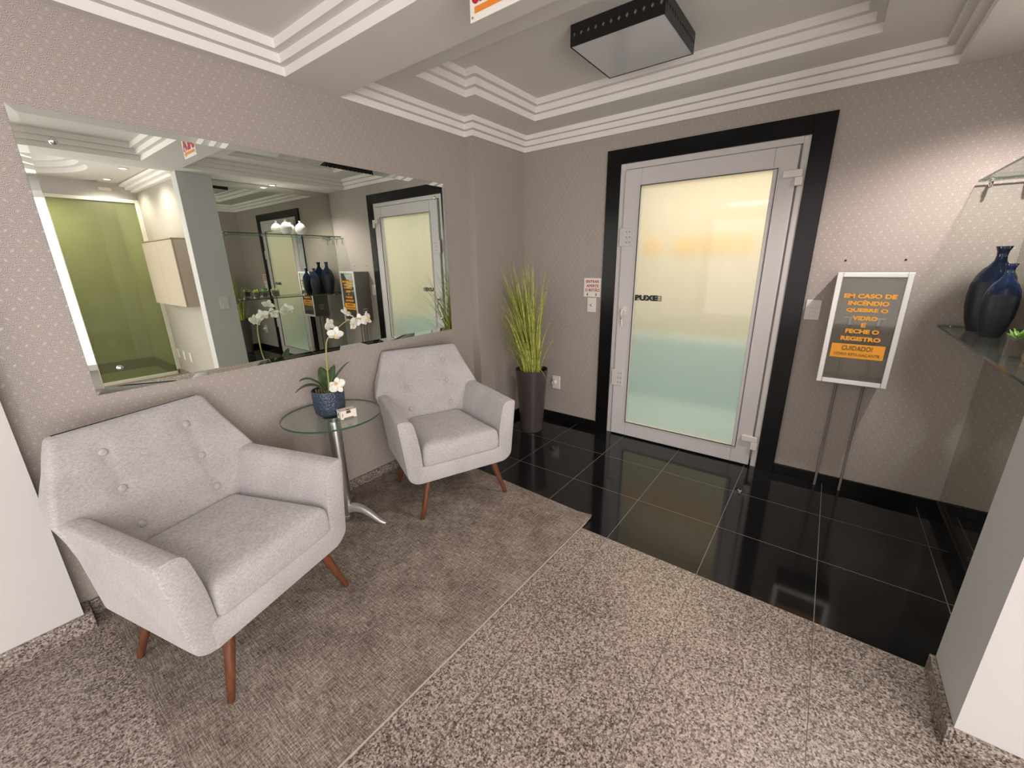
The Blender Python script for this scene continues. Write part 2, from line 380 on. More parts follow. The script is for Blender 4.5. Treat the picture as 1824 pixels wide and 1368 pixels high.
# ceiling: soffit at 2.5, two stepped trays
def ceil_strip(bm, x0, x1, y0, y1, z): quad(bm, (x0, y0, z), (x1, y0, z), (x1, y1, z), (x0, y1, z))
def stepped(path, steps, bm, white=1):
    """path(off) -> closed xy polygon; steps = [(off, z)...] joined by level or upright bands"""
    prev = None
    for off, z in steps:
        ring = [bm.verts.new((x, y, z)) for x, y in path(off)]
        if prev:
            n = len(ring)
            wide = abs(off-poff) > 1e-6
            for i in range(n): bm.faces.new((prev[i], prev[(i+1) % n], ring[(i+1) % n], ring[i])).material_index = 0 if wide else white  # upright bands take the lit tone, level ones the plain ceiling colour
        prev = ring; poff = off
    return prev
def path2(o):  # the tray over the alcove follows the jog in the left wall
    yn = -1.80 + 0.86*o
    return [(S+o, yn), (S+o, -0.70-o), (0+o, -0.70-o), (0+o, -o), (2.79-o, -o), (2.79-o, yn)]
bm = NB()
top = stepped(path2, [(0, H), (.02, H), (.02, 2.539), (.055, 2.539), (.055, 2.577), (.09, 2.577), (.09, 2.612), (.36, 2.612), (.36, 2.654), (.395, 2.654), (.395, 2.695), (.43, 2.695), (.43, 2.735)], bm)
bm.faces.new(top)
def path1(o):   # opening shrinks upwards: each step sits further in
    return [(-0.031+o, -4.3+o), (-0.031+o, -2.113-o), (2.71-o, -2.113-o), (2.71-o, -4.3+o)]
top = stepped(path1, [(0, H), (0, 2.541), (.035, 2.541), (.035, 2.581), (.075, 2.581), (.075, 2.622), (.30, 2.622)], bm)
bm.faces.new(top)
ceil_strip(bm, S, PX, -2.113, -1.80, H); ceil_strip(bm, 2.79, W, -1.80, 0, H)
ceil_strip(bm, S, -0.031, -4.3, -2.113, H); ceil_strip(bm, 2.71, PX+0.07, -4.3, -2.113, H); ceil_strip(bm, S, PX+0.07, -7.0, -4.3, H)
ceil_strip(bm, PX, PX+0.07, -2.113, -1.80, H)
# reception ceiling, a little higher, with a round stepped recess
quad(bm, (PX+.07, -7, H), (PX+.07, PF, H), (PX+.07, PF, 2.6), (PX+.07, -7, 2.6))
def circ(r, z, n=48, c=(4.15, -3.0)): return [(c[0]+r*cos(2*pi*i/n), c[1]+r*sin(2*pi*i/n), z) for i in range(n)]
x0, x1, y0, y1 = PX+.07, 5.0, -7.0, -1.65
cxr, cyr, R0 = 4.15, -3.05, 0.80
N = 48; ring = []
sq = []
for i in range(N):
    a = 2*pi*i/N; ring.append(bm.verts.new((cxr+R0*cos(a), cyr+R0*sin(a), 2.6)))
    d = 1e9; dx, dy = cos(a), sin(a); hx, hy0 = 0.84, 1.0
    t = min(hx/abs(dx) if abs(dx) > 1e-6 else 1e9, hy0/abs(dy) if abs(dy) > 1e-6 else 1e9)
    sq.append(bm.verts.new((cxr+dx*t, cyr+dy*t, 2.6)))
for i in range(N): bm.faces.new((ring[i], ring[(i+1) % N], sq[(i+1) % N], sq[i]))
ax, bx_, ay, by_ = cxr-0.84, cxr+0.84, cyr-1.0, cyr+1.0
ceil_strip(bm, x0, ax, y0, y1, 2.6); ceil_strip(bm, bx_, x1, y0, y1, 2.6); ceil_strip(bm, ax, bx_, y0, ay, 2.6); ceil_strip(bm, ax, bx_, by_, y1, 2.6)
pr = None
for r, z in ((R0, 2.6), (R0, 2.65), (R0-.06, 2.65), (R0-.06, 2.70), (R0-.12, 2.70), (R0-.12, 2.78)):
    rg = [bm.verts.new((cxr+r*cos(2*pi*i/N), cyr+r*sin(2*pi*i/N), z)) for i in range(N)]
    if pr:
        for i in range(N): bm.faces.new((pr[i], pr[(i+1) % N], rg[(i+1) % N], rg[i]))
    pr = rg
bm.faces.new(pr)
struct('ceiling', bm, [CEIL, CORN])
# reception cornice
bm = NB()
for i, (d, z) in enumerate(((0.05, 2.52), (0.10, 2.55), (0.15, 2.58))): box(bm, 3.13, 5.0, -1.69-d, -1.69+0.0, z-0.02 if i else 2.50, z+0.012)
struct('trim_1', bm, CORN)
# roof slab over everything so that no light leaks in
bm = NB(); box(bm, -0.5, 7.3, -7.3, 0.3, 3.0, 3.05); struct('ceiling_slab', bm, CEIL)

# the lobby beyond the front door (seen blurred through the frosted pane)
LOBW = painted('lobby_wall_paint', (0.75, 0.72, 0.66), 0.9, 0.02)
bm = NB(); box(bm, -0.4, 3.6, 2.2, 2.3, -0.1, 2.6); box(bm, -0.4, -0.3, 0.2, 2.2, -0.1, 2.6); box(bm, 3.5, 3.6, 0.2, 2.2, -0.1, 2.6); struct('wall_lobby', bm, LOBW)
bm = NB(); box(bm, -0.4, 3.6, 0.05, 2.3, -0.1, 0.0); struct('floor_lobby', bm, mat('lobby_floor', (0.38, 0.56, 0.63), 0.5))
bm = NB(); box(bm, -0.4, 3.6, 0.2, 2.3, 2.6, 2.7); struct('ceiling_lobby', bm, LOBW)

o = obj('planter_wall', boxed(-0.25, 3.4, 1.5, 1.75, 0.0, 0.70), mat('teal_counter', (0.38, 0.62, 0.72), 0.6)); tag(o, 'pale teal low wall blurred behind the lower half of the frosted door', 'low wall')
for x0_, x1_ in ((0.50, 0.70), (0.86, 1.15), (1.21, 1.50), (1.56, 1.68)):
    o = obj('amber_window', boxed(x0_, x1_, 2.18, 2.1995, 1.62, 1.80), mat('amber_pane', (0.95, 0.60, 0.18), 0.5)); tag(o, 'small amber window high on the lobby wall, blurred behind the frosted door', 'window', 'amber lobby windows')

# ------------------------------------------------------------------ door
d = bpy.data.objects.new('door_1', None); COL.objects.link(d); d['kind'] = 'structure'
def prism_frame(bm, x0, x1, z0, z1, wd, y0, y1, bottom=True, wb=None, wt=None):
    wt = wt or wd
    box(bm, x0, x0+wd, y0, y1, z0, z1); box(bm, x1-wd, x1, y0, y1, z0, z1); box(bm, x0+wd, x1-wd, y0, y1, z1-wt, z1)
    if bottom: box(bm, x0+wd, x1-wd, y0, y1, z0, z0+(wb or wd))
bm = NB(); prism_frame(bm, 0.836, 2.304, 0, 2.387, 0.116, -0.02, 0.0, bottom=False, wt=0.108); struct('trim_2', bm, BGRAN, bevel=0.002)
bm = NB(); prism_frame(bm, 0.952, 2.195, 0, 2.279, 0.045, -0.012, 0.06, bottom=False); prism_frame(bm, 0.80, 2.34, 0, 2.42, 0.235, 0.022, 0.07, bottom=False, wt=0.22); box(bm, 0.95, 2.2, 0.022, 0.07, 0, 0.05); obj('door_frame', bm, PVC, d, bevel=0.004)
leaf = obj('door_leaf', (lambda b: (prism_frame(b, 1.002, 2.140, 0.012, 2.228, 0.131, -0.035, 0.02, wb=0.129, wt=0.123), b)[1])(NB()), PVC, d, bevel=0.005)
bm = NB(); prism_frame(bm, 1.122, 2.048, 0.130, 2.116, 0.012, -0.040, -0.030); obj('glazing_bead', bm, PVC, leaf, bevel=0.002)
bm = NB(); prism_frame(bm, 1.131, 2.039, 0.139, 2.107, 0.004, -0.0405, -0.028); obj('gasket', bm, DARK, leaf)
bm = NB(); quad(bm, (1.13, -0.006, 0.138), (2.04, -0.006, 0.138), (2.04, -0.006, 2.108), (1.13, -0.006, 2.108)); obj('glass_pane', bm, FROST, leaf)
bm = NB(); lathe(bm, [(0.0001, 0), (0.014, 0), (0.014, 0.02), (0.0001, 0.02)], 16)
for v in bm.verts: v.co = Vector((1.062+v.co.x, -0.035-v.co.z, 1.143+v.co.y))
tube(bm, [(1.062, -0.05, 1.143), (1.055, -0.068, 1.150), (1.052, -0.072, 1.13), (1.055, -0.07, 1.07), (1.060, -0.066, 1.015)], [.009, .010, .010, .008, .006], 10)
box(bm, 1.047, 1.077, -0.040, -0.034, 1.105, 1.175)
hd = obj('door_handle', bm, PLAST, leaf, smooth=40); hd['label'] = 'white lever handle'
for (za, zb) in ((1.66, 1.80), (0.475, 0.62)):
    bm = NB(); box(bm, 0.985, 1.085, -0.042, -0.030, za, zb); hp = obj('lock_plate', bm, PVC, leaf, bevel=0.003)
    bm = NB()
    for px_ in (1.045, 1.07):
        for pz in (za+0.03, (za+zb)/2, zb-0.03):
            b2 = NB(); lathe(b2, [(0.0001, 0), (0.004, 0), (0.004, 0.0022), (0.0001, 0.0022)], 8)
            for v in b2.verts: v.co = Vector((px_+v.co.x, -0.0415-v.co.z, pz+v.co.y))
            me = bpy.data.meshes.new('t'); b2.to_mesh(me); b2.free(); bm.from_mesh(me); bpy.data.meshes.remove(me)
    obj('screws', bm, DARK, hp)
for (za, zb) in ((1.99, 2.085), (0.15, 0.255)):
    bm = NB(); box(bm, 2.07, 2.175, -0.055, -0.034, zb-0.045, zb); box(bm, 2.136, 2.18, -0.0545, -0.012, za, zb-0.0455); obj('hinge', bm, PLAST, leaf, bevel=0.004)
lettering('lettering', 'PUXE', 0.187, 0.046, BLKTXT, leaf, face_back(1.231, -0.0085, 1.251), 0.045)
lettering('lettering', 'EMPURRE', 0.219, 0.044, GREYTXT, leaf, face_back(1.2475, -0.0035, 1.250, flip=True), 0.03)

# ------------------------------------------------------------------ armchairs
def arm_bm(s):
    rings = []
    for k in range(13):
        t = k/12; v = -0.335 + t*0.595
        ob, om, ot = 0.308, 0.334+0.026*t, 0.372+0.028*t
        ib, im, it_ = 0.205+0.06*t, 0.218+0.058*t, 0.300+0.010*t
        zt = 0.672-0.014*t
        zl = 0.238
        e = 0.0
        if k == 0: e = 0.012
        if k == 12: e = 0.013
        vv = v
        pts = [(ib+e, zl+e), (ob-e, zl+e), (om-e, 0.272+e*0.5), (ot-e, zt-e), (it_+e, zt-e), (im+e, 0.48)]
        rp = rpoly(pts, [0.005, 0.02, 0.03, 0.020, 0.05, 0.12], 4)
        ring = [(s*p[0], vv, p[1]) for p in rp]
        rings.append(ring)
        if k == 11:
            e = 0.0
            pts = [(ib, zl), (ob, zl), (om, 0.272), (ot, zt), (it_, zt), (im, 0.48)]
            rp = rpoly(pts, [0.005, 0.02, 0.03, 0.020, 0.05, 0.12], 4)
            for q, dv in ((0.000, 0.035), (0.003, 0.043)):
                rings.append([(s*(p[0]), v+dv, p[1]) for p in rp])
    bm = NB(); loft(bm, rings); return bm
def backrest_bm():
    lv = [(0.255, .305), (0.30, .328), (0.40, .345), (0.50, .358), (0.60, .372), (0.660, .386), (0.70, .372), (0.76, .348), (0.82, .322), (0.88, .301), (0.905, .291), (0.925, .283), (0.935, .277), (0.941, .269), (0.944, .258)]
    fine = []
    for (za, wa), (zb, wb) in zip(lv, lv[1:]):
        m_ = max(1, round((zb-za)/0.022))
        for i in range(m_): fine.append((za+(zb-za)*i/m_, wa+(wb-wa)*i/m_))
    fine.append(lv[-1]); rings = []
    for z, w_ in fine:
        vf = -0.262 - 0.375*(z-0.48) if z > 0.48 else -0.262
        vr = -0.365 - 0.235*max(0, z-0.40)
        ins = 0.022*(1-sqrt(max(0, 1-(max(0, z-0.925)/0.0192)**2)))
        vf -= ins; vr += ins*0.9
        vf = max(vf, vr+0.01)
        ring = []
        n = 44
        for i in range(n+1):
            u = -w_+0.018 + (2*w_-0.036)*i/n
            dv = 0.0
            for bz in (0.84, 0.69, 0.537):
                for bu in (-0.155, 0.155):
                    dv += 0.013*math.exp(-((u-bu)**2+(z-bz)**2)/(2*0.021**2))
            for bu in (-0.155, 0.155):
                if 0.40 < z < 0.86: dv += 0.0030*math.exp(-((u-bu)**2)/(2*0.008**2))
            puff = 0.006*(1-(u/w_)**2) + 0.034*max(0, 1-abs(z-0.64)/0.22)*(abs(u)/w_)**3
            ring.append((u, vf-dv+puff*(1 if z < 0.92 else 0.4), z))
        for a in (30, 60, 90): ring.append((w_-0.018+0.018*sin(radians(a)), vf-0.018*(1-cos(radians(a))), z))
        wr = w_ - 0.022*min(1, max(0, (0.74-z)/0.1))
        wing = 0.034*max(0, 1-abs(z-0.64)/0.22)
        ring = ring[:-3] + [(p[0], p[1]+wing, p[2]) for p in ring[-3:]]
        for a in (0, 45, 90): ring.append((wr-0.018+0.018*cos(radians(a)), vr+0.018*(1-sin(radians(a))), z))
        for a in (90, 45, 0): ring.append((-wr+0.018-0.018*cos(radians(a)), vr+0.018*(1-sin(radians(a))), z))
        for a in (90, 60, 30): ring.append((-w_+0.018-0.018*sin(radians(a)), vf+wing-0.018*(1-cos(radians(a))), z))
        rings.append(ring)
    bm = NB(); loft(bm, rings); return bm
def cushion_bm():
    rings = []
    for z, ins in ((0.345, 0.012), (0.350, 0.004), (0.362, 0.0), (0.40, -0.002), (0.44, 0.0), (0.462, 0.004), (0.476, 0.014), (0.486, 0.03), (0.491, 0.055), (0.495, 0.10), (0.497, 0.16)):
        base = [(-0.262+ins, 0.272-ins), (0.262-ins, 0.272-ins), (0.214-ins, -0.268+ins), (-0.214+ins, -0.268+ins)]
        rings.append([(p[0], p[1], z) for p in rpoly(base, max(0.012, 0.03-ins*0.1), 5)])
    bm = NB(); loft(bm, rings); return bm
def leg_bm(su, sv):
    bm = NB(); tube(bm, [(su*0.225, sv*0.222, 0.25), (su*0.262, sv*0.244, 0.125), (su*0.299, sv*0.265, 0.004), (su*0.300, sv*0.2655, 0.0)], [.0215, .0175, .0125, .010], 16)
    for v in bm.verts: v.co.z = max(v.co.z, 0.0)
    return bm
def make_chair(loc, rz, label, cat='armchair'):
    t = thing('armchair', label, cat, loc, rz, 'armchairs against the mirror wall')
    bm = NB(); rings = []
    for v_, e in ((-0.355, 0.01), (-0.345, 0.0), (0.248, 0.0), (0.258, 0.003), (0.262, 0.012)):
        pts = [(-0.300+e, 0.236+e), (0.300-e, 0.236+e), (0.300-e, 0.352-e), (-0.300+e, 0.352-e)]
        rings.append([(p[0], v_, p[1]) for p in rpoly(pts, 0.012, 3)])
    loft(bm, rings)
    obj('seat_base', bm, FAB, t, smooth=40)
    obj('backrest', backrest_bm(), FAB, t, smooth=50)
    for s in (-1, 1): obj('armrest', arm_bm(s), FAB, t, smooth=45)
    obj('seat_cushion', cushion_bm(), FAB, t, smooth=60)
    for bz in (0.84, 0.69, 0.537):
        for bu in (-0.155, 0.155):
            bm = NB(); lathe(bm, [(0.0145, -0.003), (0.0160, 0.004), (0.0135, 0.0090), (0.007, 0.0115), (0.0005, 0.012)], 18)
            vf = -0.262 - 0.375*(bz-0.48) - 0.0075
            R = Matrix.Rotation(radians(-90+20.5), 4, 'X')
            for v in bm.verts: v.co = R @ v.co + Vector((bu, vf, bz))
            obj('button', bm, FAB, t, smooth=60)
    for su in (-1, 1):
        for sv in (-1, 1): obj('leg', leg_bm(su, sv), LEGW, t, smooth=60)
    return t
# local +Y is the front of the chair
def chair_at(O, V, label):
    return make_chair((O[0], O[1], 0.010), math.atan2(V[1], V[0])-pi/2, label)
chair_at((0.569, -2.953), (0.9573, 0.2892), 'light grey fabric armchair in the foreground, left of the round glass table')
chair_at((0.485, -1.615), (0.9270, -0.3751), 'light grey fabric armchair farther back, between the glass table and the tall grass pot')

# ------------------------------------------------------------------ rug
bm = NB(); nx, ny = 30, 46
g_ = [[None]*(ny+1) for _ in range(nx+1)]
for i in range(nx+1):
    for j in range(ny+1):
        x = -0.055 + (1.468+0.052*j/ny)*i/nx; y = -3.345 + 2.035*j/ny
        y += (0.035-0.075*i/nx)*(j/ny) ; x += 0.0
        curl = 0.016*max(0, (i/nx-0.94)/0.06)*max(0, (j/ny-0.955)/0.045)
        g_[i][j] = bm.verts.new((x, y, 0.0095+curl))
for i in range(nx):
    for j in range(ny): bm.faces.new((g_[i][j], g_[i+1][j], g_[i+1][j+1], g_[i][j+1]))
o = obj('rug', bm, RUG); tag(o, 'taupe woven rug under the two armchairs and glass table', 'rug')
sm = o.modifiers.new('thickness', 'SOLIDIFY'); sm.thickness = 0.0085; sm.offset = -1
bm = NB(); quad(bm, (1.409, -3.345, 0.0101), (1.4145, -3.345, 0.0101), (1.4665, -1.42, 0.0101), (1.461, -1.42, 0.0101)); bd = obj('edge_binding', bm, mat('rug_binding', (0.42, 0.37, 0.32), 0.9), o)
q = bd.modifiers.new('thickness', 'SOLIDIFY'); q.thickness = 0.0015; q.offset = 0

# ------------------------------------------------------------------ glass side table
TX, TY, TZ = 0.222, -2.264, 0.715
t = thing('side_table', 'round glass side table on a steel pedestal between the armchairs', 'table', (TX, TY, 0.010))
z0 = 0.010
bm = NB(); R_ = 0.273
lathe(bm, [(R_-0.003, 0.695), (R_, 0.698), (R_, 0.702), (R_-0.003, TZ-z0)], 72)
tt = obj('table_top', bm, [GLASS, GLASSEDGE], t, smooth=40)
for p in tt.data.polygons:
    if abs(p.normal.z) < 0.9: p.material_index = 1
tt['label'] = 'clear glass disc'
bm = NB(); lathe(bm, [(0.036, 0.025), (0.037, 0.03), (0.037, 0.645), (0.033, 0.66)], 32); obj('pole', bm, STEEL, t, smooth=40)
bm = NB(); lathe(bm, [(0.055, 0.688), (0.055, 0.694), (0.034, 0.6945)], 32); lathe(bm, [(0.03, 0.655), (0.03, 0.69)], 24); obj('top_plate', bm, STEEL, t, smooth=30)
bm = NB(); lathe(bm, [(0.040, 0.012), (0.040, 0.032), (0.037, 0.034)], 32); obj('collar', bm, CHROME, t, smooth=30)
ang0 = math.atan2(-2.146-TY, 0.483-TX)
for k in range(3):
    a = ang0 + k*2*pi/3; bm = NB(); rings = []
    prof = [(0.03, 0.085, .030, .026), (0.07, 0.092, .026, .024), (0.12, 0.086, .022, .022), (0.165, 0.062, .020, .020), (0.205, 0.034, .018, .019), (0.235, 0.016, .013, .018), (0.258, 0.008, .008, .015), (0.268, 0.005, .004, .009)]
    for r, z, h, w_ in prof:
        rings.append([(r*cos(a)-q*sin(a), r*sin(a)+q*cos(a), max(0.0, z+p)) for q, p in rpoly([(-w_, -h), (w_, -h), (w_*0.8, h*0.7), (-w_*0.8, h*0.7)], w_*0.4, 3)])
    loft(bm, rings); obj('foot', bm, ALU, t, smooth=50)

# orchid in a blue pot
def mesh_leaf(bm, p0, p1, p2, w_, n=14, fold=0.25, up=(0, 0, 1), mi=0):
    """a strap leaf along a quadratic curve"""
    p0, p1, p2 = Vector(p0), Vector(p1), Vector(p2); rows = []
    for i in range(n+1):
        t_ = i/n; p = (1-t_)**2*p0 + 2*t_*(1-t_)*p1 + t_*t_*p2
        tg = (2*(1-t_)*(p1-p0)+2*t_*(p2-p1)).normalized(); sd = tg.cross(Vector(up))
        if sd.length < 1e-3: sd = tg.cross(Vector((1, 0, 0)))
        sd.normalize(); nr = sd.cross(tg)
        ww = w_*(sin(pi*min(1, (0.12+0.88*t_))**0.9)**0.6 if t_ < 0.999 else 0.04)
        if t_ < 0.1: ww *= 0.6
        rows.append([bm.verts.new(p+sd*q*ww+nr*fold*abs(q)*ww) for q in (-1, -0.5, 0, 0.5, 1)])
    for a, b in zip(rows, rows[1:]):
        for k in range(4): bm.faces.new((a[k], a[k+1], b[k+1], b[k])).material_index = mi
POTB = mat('blue_glazed_pot', (0.035, 0.065, 0.13), 0.35); g = NT(POTB)
vn = g.n('ShaderNodeTexVoronoi', feature='F1'); vn.inputs['Scale'].default_value = 95; g.l(g.obj(), vn.inputs['Vector'])
g.l(g.ramp(vn.outputs['Distance'], [(0.1, (0.016, 0.028, 0.052)), (0.7, (0.042, 0.062, 0.098))]), g.b.inputs['Base Color']); g.bump(vn.outputs['Distance'], 0.8, 0.004)
LEAFM = mat('orchid_leaf', (0.045, 0.085, 0.03), 0.35); g = NT(LEAFM)
g.l(g.ramp(g.noise(g.obj(), 30, 3), [(0.3, (0.025, 0.055, 0.02)), (0.7, (0.07, 0.12, 0.04))]), g.b.inputs['Base Color'])
STEMM = mat('orchid_stem', (0.32, 0.33, 0.08), 0.45); PETAL = mat('orchid_petal', (0.82, 0.79, 0.70), 0.55, **{'Subsurface_Weight': 0.1})
PETALC = mat('orchid_centre', (0.75, 0.55, 0.25), 0.5); SOIL = mat('potting_bark', (0.06, 0.035, 0.02), 0.95)
OX, OY, OZ = 0.210, -2.265, TZ+0.001
t = thing('potted_orchid', 'white orchid with arching stem in a hammered navy blue pot', 'plant', (OX, OY, OZ))
bm = NB(); lathe(bm, [(0.060, 0.0), (0.072, 0.004), (0.081, 0.018), (0.0855, 0.05), (0.087, 0.10), (0.088, 0.147), (0.086, 0.150), (0.081, 0.148), (0.079, 0.10), (0.074, 0.03), (0.0005, 0.028)], 40, cap=False)
bm.faces.new([v for v in list(bm.verts)[:40]]); obj('pot', bm, POTB, t, smooth=40)
bm = NB(); lathe(bm, [(0.079, 0.118), (0.06, 0.126), (0.03, 0.130), (0.0005, 0.131)], 24, cap=False); obj('soil', bm, SOIL, t, smooth=60)
bm = NB()
for i in range(26):
    a = random.uniform(0, 2*pi); r = random.uniform(0.0, 0.05)
    tube(bm, [(r*cos(a), r*sin(a), 0.12), ((r+.012)*cos(a+.4), (r+.012)*sin(a+.4), 0.146+random.uniform(0, .012)), ((r+.022)*cos(a+.8), (r+.022)*sin(a+.8), 0.128)], [.003, .004, .003], 5)
obj('roots', bm, mat('orchid_root', (0.13, 0.10, 0.04), 0.8), t, smooth=60)
camd = Vector((0.887, -0.46, 0)); sidev = Vector((-0.46, -0.887, 0))   # sidev points left in the photo
for (sx, dx, ht, mid, w_) in ((0.165, 0.02, 0.155, 0.225, 0.027), (0.135, 0.05, 0.225, 0.255, 0.026), (-0.135, 0.02, 0.300, 0.245, 0.027), (-0.055, -0.07, 0.27, 0.21, 0.030), (0.02, -0.10, 0.26, 0.22, 0.032)):
    base = Vector((0, 0, 0.125)); tip = sidev*sx + camd*dx; tip.z = ht; m_ = sidev*sx*0.45 + camd*dx*0.4; m_.z = mid
    bm = NB(); mesh_leaf(bm, base, m_, tip, w_, 16, 0.3); lo = obj('leaf', bm, LEAFM, t, smooth=60)
    q = lo.modifiers.new('thickness', 'SOLIDIFY'); q.thickness = 0.0022
def L(x, y, z): return (x-OX, y-OY, z-OZ)
stem = [L(.235, -2.275, .84), L(.30, -2.300, .92), L(.328, -2.310, 1.0), L(.338, -2.308, 1.10), L(.348, -2.300, 1.165), L(.365, -2.275, 1.205), L(.375, -2.235, 1.235), L(.374, -2.18, 1.262), L(.380, -2.12, 1.265), L(.385, -2.085, 1.25)]
def smooth_curve(pts, n=5):
    P = [Vector(p) for p in pts]; out = []
    for i in range(len(P)-1):
        a, b, c, d_ = P[max(i-1, 0)], P[i], P[i+1], P[min(i+2, len(P)-1)]
        for k in range(n):
            t_ = k/n; out.append(0.5*((2*b)+(c-a)*t_+(2*a-5*b+4*c-d_)*t_*t_+(3*b-a-3*c+d_)*t_**3))
    return out+[P[-1]]
bm = NB(); sc_ = smooth_curve(stem); tube(bm, sc_, [0.0042-0.0022*i/len(sc_) for i in range(len(sc_))], 8); obj('stem', bm, STEMM, t, smooth=60)
def flower(pos, nrm, size, roll=0):
    bm = NB(); nrm = Vector(nrm).normalized(); a = nrm.cross(Vector((0, 0, 1))).normalized(); b = a.cross(nrm)
    def petal(ang, ln, wd, lift, mi=0):
        dr = cos(ang)*a + sin(ang)*b; sd = nrm.cross(dr); rows = []
        for i in range(8):
            t_ = i/7; ww = wd*sin(pi*min(1, 0.10+0.86*t_))**0.65
            c = dr*ln*t_ + nrm*(lift*t_*t_*ln - 0.02*ln)
            rows.append([bm.verts.new(Vector(pos)+c+sd*q*ww+nrm*(0.18*ww*(1-abs(q))*(1-2*t_))) for q in (-1, -.5, 0, .5, 1)])
        for r0, r1 in zip(rows, rows[1:]):
            for k in range(4): bm.faces.new((r0[k], r0[k+1], r1[k+1], r1[k])).material_index = mi
    for k, (an, ln, wd) in enumerate(((90, 1.0, .36), (5, 1.05, .52), (175, 1.05, .52), (-50, .95, .34), (-130, .95, .34))):
        petal(radians(an+roll), ln*size, wd*size, random.uniform(-.25, .3))
    petal(radians(-90+roll), 0.45*size, 0.16*size, 0.9, 1)
    petal(radians(-60+roll), 0.28*size, 0.12*size, 1.5, 1); petal(radians(-120+roll), 0.28*size, 0.12*size, 1.5, 1)
    o = obj('flower', bm, [PETAL, PETALC], t, smooth=70); q = o.modifiers.new('thickness', 'SOLIDIFY'); q.thickness = 0.001
flower(L(.415, -2.285, 1.205), (0.80, -0.35, -0.35), 0.040, 15)
flower(L(.395, -2.190, 1.305), (0.4, 0.35, 0.45), 0.038, 30)
flower(L(.400, -2.165, 1.245), (0.75, 0.1, -0.3), 0.035, 70)
flower(L(.390, -2.075, 1.262), (0.75, 0.35, 0.05), 0.040, -10)
flower(L(.372, -2.105, 1.255), (-0.7, 0.3, 0.1), 0.036, 10)
flower(L(.330, -2.265, 1.245), (-0.75, -0.3, 0.1), 0.038, 20)
flower(L(.315, -2.262, .905), (0.85, -0.35, 0.35), 0.046, 150)
bm = NB(); lathe(bm, [(0.0005, 0), (0.005, 0.004), (0.0045, 0.010), (0.0005, 0.015)], 10)
for v in bm.verts: v.co += Vector(L(.387, -2.06, 1.238))
obj('bud', bm, STEMM, t, smooth=60)

# small white wooden box on the table
BOXM = painted('white_mdf', (0.74, 0.70, 0.62), 0.6, 0.03); BURN = mat('laser_edge', (0.10, 0.05, 0.025), 0.8)
t = thing('wooden_box', 'tiny white wooden box with a lid beside the orchid pot', 'box', (0.345, -2.243, TZ+0.001), radians(-9))
bm = NB(); box(bm, -.026, .026, -.045, .045, 0.007, 0.046)
for sx in (-1, 1):
    for sy in (-1, 1): box(bm, min(sx*.026, sx*.014), max(sx*.026, sx*.014), min(sy*.045, sy*.028), max(sy*.045, sy*.028), 0, 0.008)
bb = obj('box_body', bm, BOXM, t, bevel=0.0006)
for a in ((.0262, .0266, -.012, .012, .030, .0455), (-.010, .0, -.0456, -.0452, .016, .034), (.0262, .0266, -.036, -.033, .014, .034)): obj('cut_line', boxed(*a), BURN, bb)
bm = NB(); box(bm, -.028, .028, -.047, .047, 0.0465, 0.0495); ld = obj('lid', bm, BOXM, t, bevel=0.0006)
bm = NB()
for a in ((-.023, .022, -.042, -.0410), (-.023, .022, .0410, .042), (-.023, -.022, -.042, .042), (.021, .022, -.042, .042)): box(bm, *a, 0.0494, 0.0499)
box(bm, .012, .0282, -.010, .010, 0.0494, 0.0500); obj('groove', bm, BURN, ld)

# ------------------------------------------------------------------ tall grass in a pot
POTD = mat('bronze_grey_pot', (0.058, 0.048, 0.047), 0.28); GRASS = mat('grass_blade', (0.30, 0.33, 0.06), 0.5); g = NT(GRASS)
x, y, z = g.xyz(g.obj())
g.l(g.ramp(g.noise(g.mapping(g.obj(), (90, 90, 2)), 1.0, 2), [(0.35, (0.22, 0.25, 0.04)), (0.65, (0.58, 0.60, 0.15))]), g.b.inputs['Base Color'])
GX, GY = 0.345, -0.385
t = thing('potted_grass', 'tall yellow-green artificial grass in a dark bronze floor pot', 'plant', (GX, GY, 0))
bm = NB(); lathe(bm, [(0.098, 0), (0.103, 0.004), (0.112, 0.12), (0.130, 0.35), (0.149, 0.585), (0.151, 0.60), (0.148, 0.604), (0.143, 0.60), (0.138, 0.54), (0.0005, 0.535)], 48, cap=False)
bm.faces.new(list(bm.verts)[:48]); obj('pot', bm, POTD, t, smooth=40)
bm = NB(); rnd = random.Random(11)
def blade(bm, a, r0, hgt, lean, curl, w_, n=10):
    dx, dy = cos(a), sin(a); sa = a+pi/2+rnd.uniform(-.7, .7); rows = []
    for i in range(n+1):
        t_ = i/n; r = r0 + lean*t_ + curl*t_**3; z = 0.53 + hgt*t_ - curl*0.55*t_**4
        ww = w_*(1-t_**1.6)*0.9+0.0007
        px_, py_ = r*dx, r*dy - 0.15*t_**1.5
        # stay clear of both walls
        px_ = max(px_, -GX+0.03); py_ = min(py_, -GY-0.03)
        rows.append([bm.verts.new((px_+q*ww*cos(sa)-abs(q)*0.25*ww*dx, py_+q*ww*sin(sa)-abs(q)*0.25*ww*dy, z)) for q in (-1, 0, 1)])
    for r0_, r1_ in zip(rows, rows[1:]):
        for k in range(2): bm.faces.new((r0_[k], r0_[k+1], r1_[k+1], r1_[k]))
for i in range(120):
    a = rnd.uniform(0, 2*pi); r0 = rnd.uniform(0.0, 0.09); hgt = rnd.choice((0.5, 0.65, 0.8, 0.92, 1.02))*rnd.uniform(.85, 1.1)
    blade(bm, a, r0, hgt, rnd.uniform(0.0, 0.13), rnd.uniform(0, 0.12), rnd.uniform(.009, .0145))
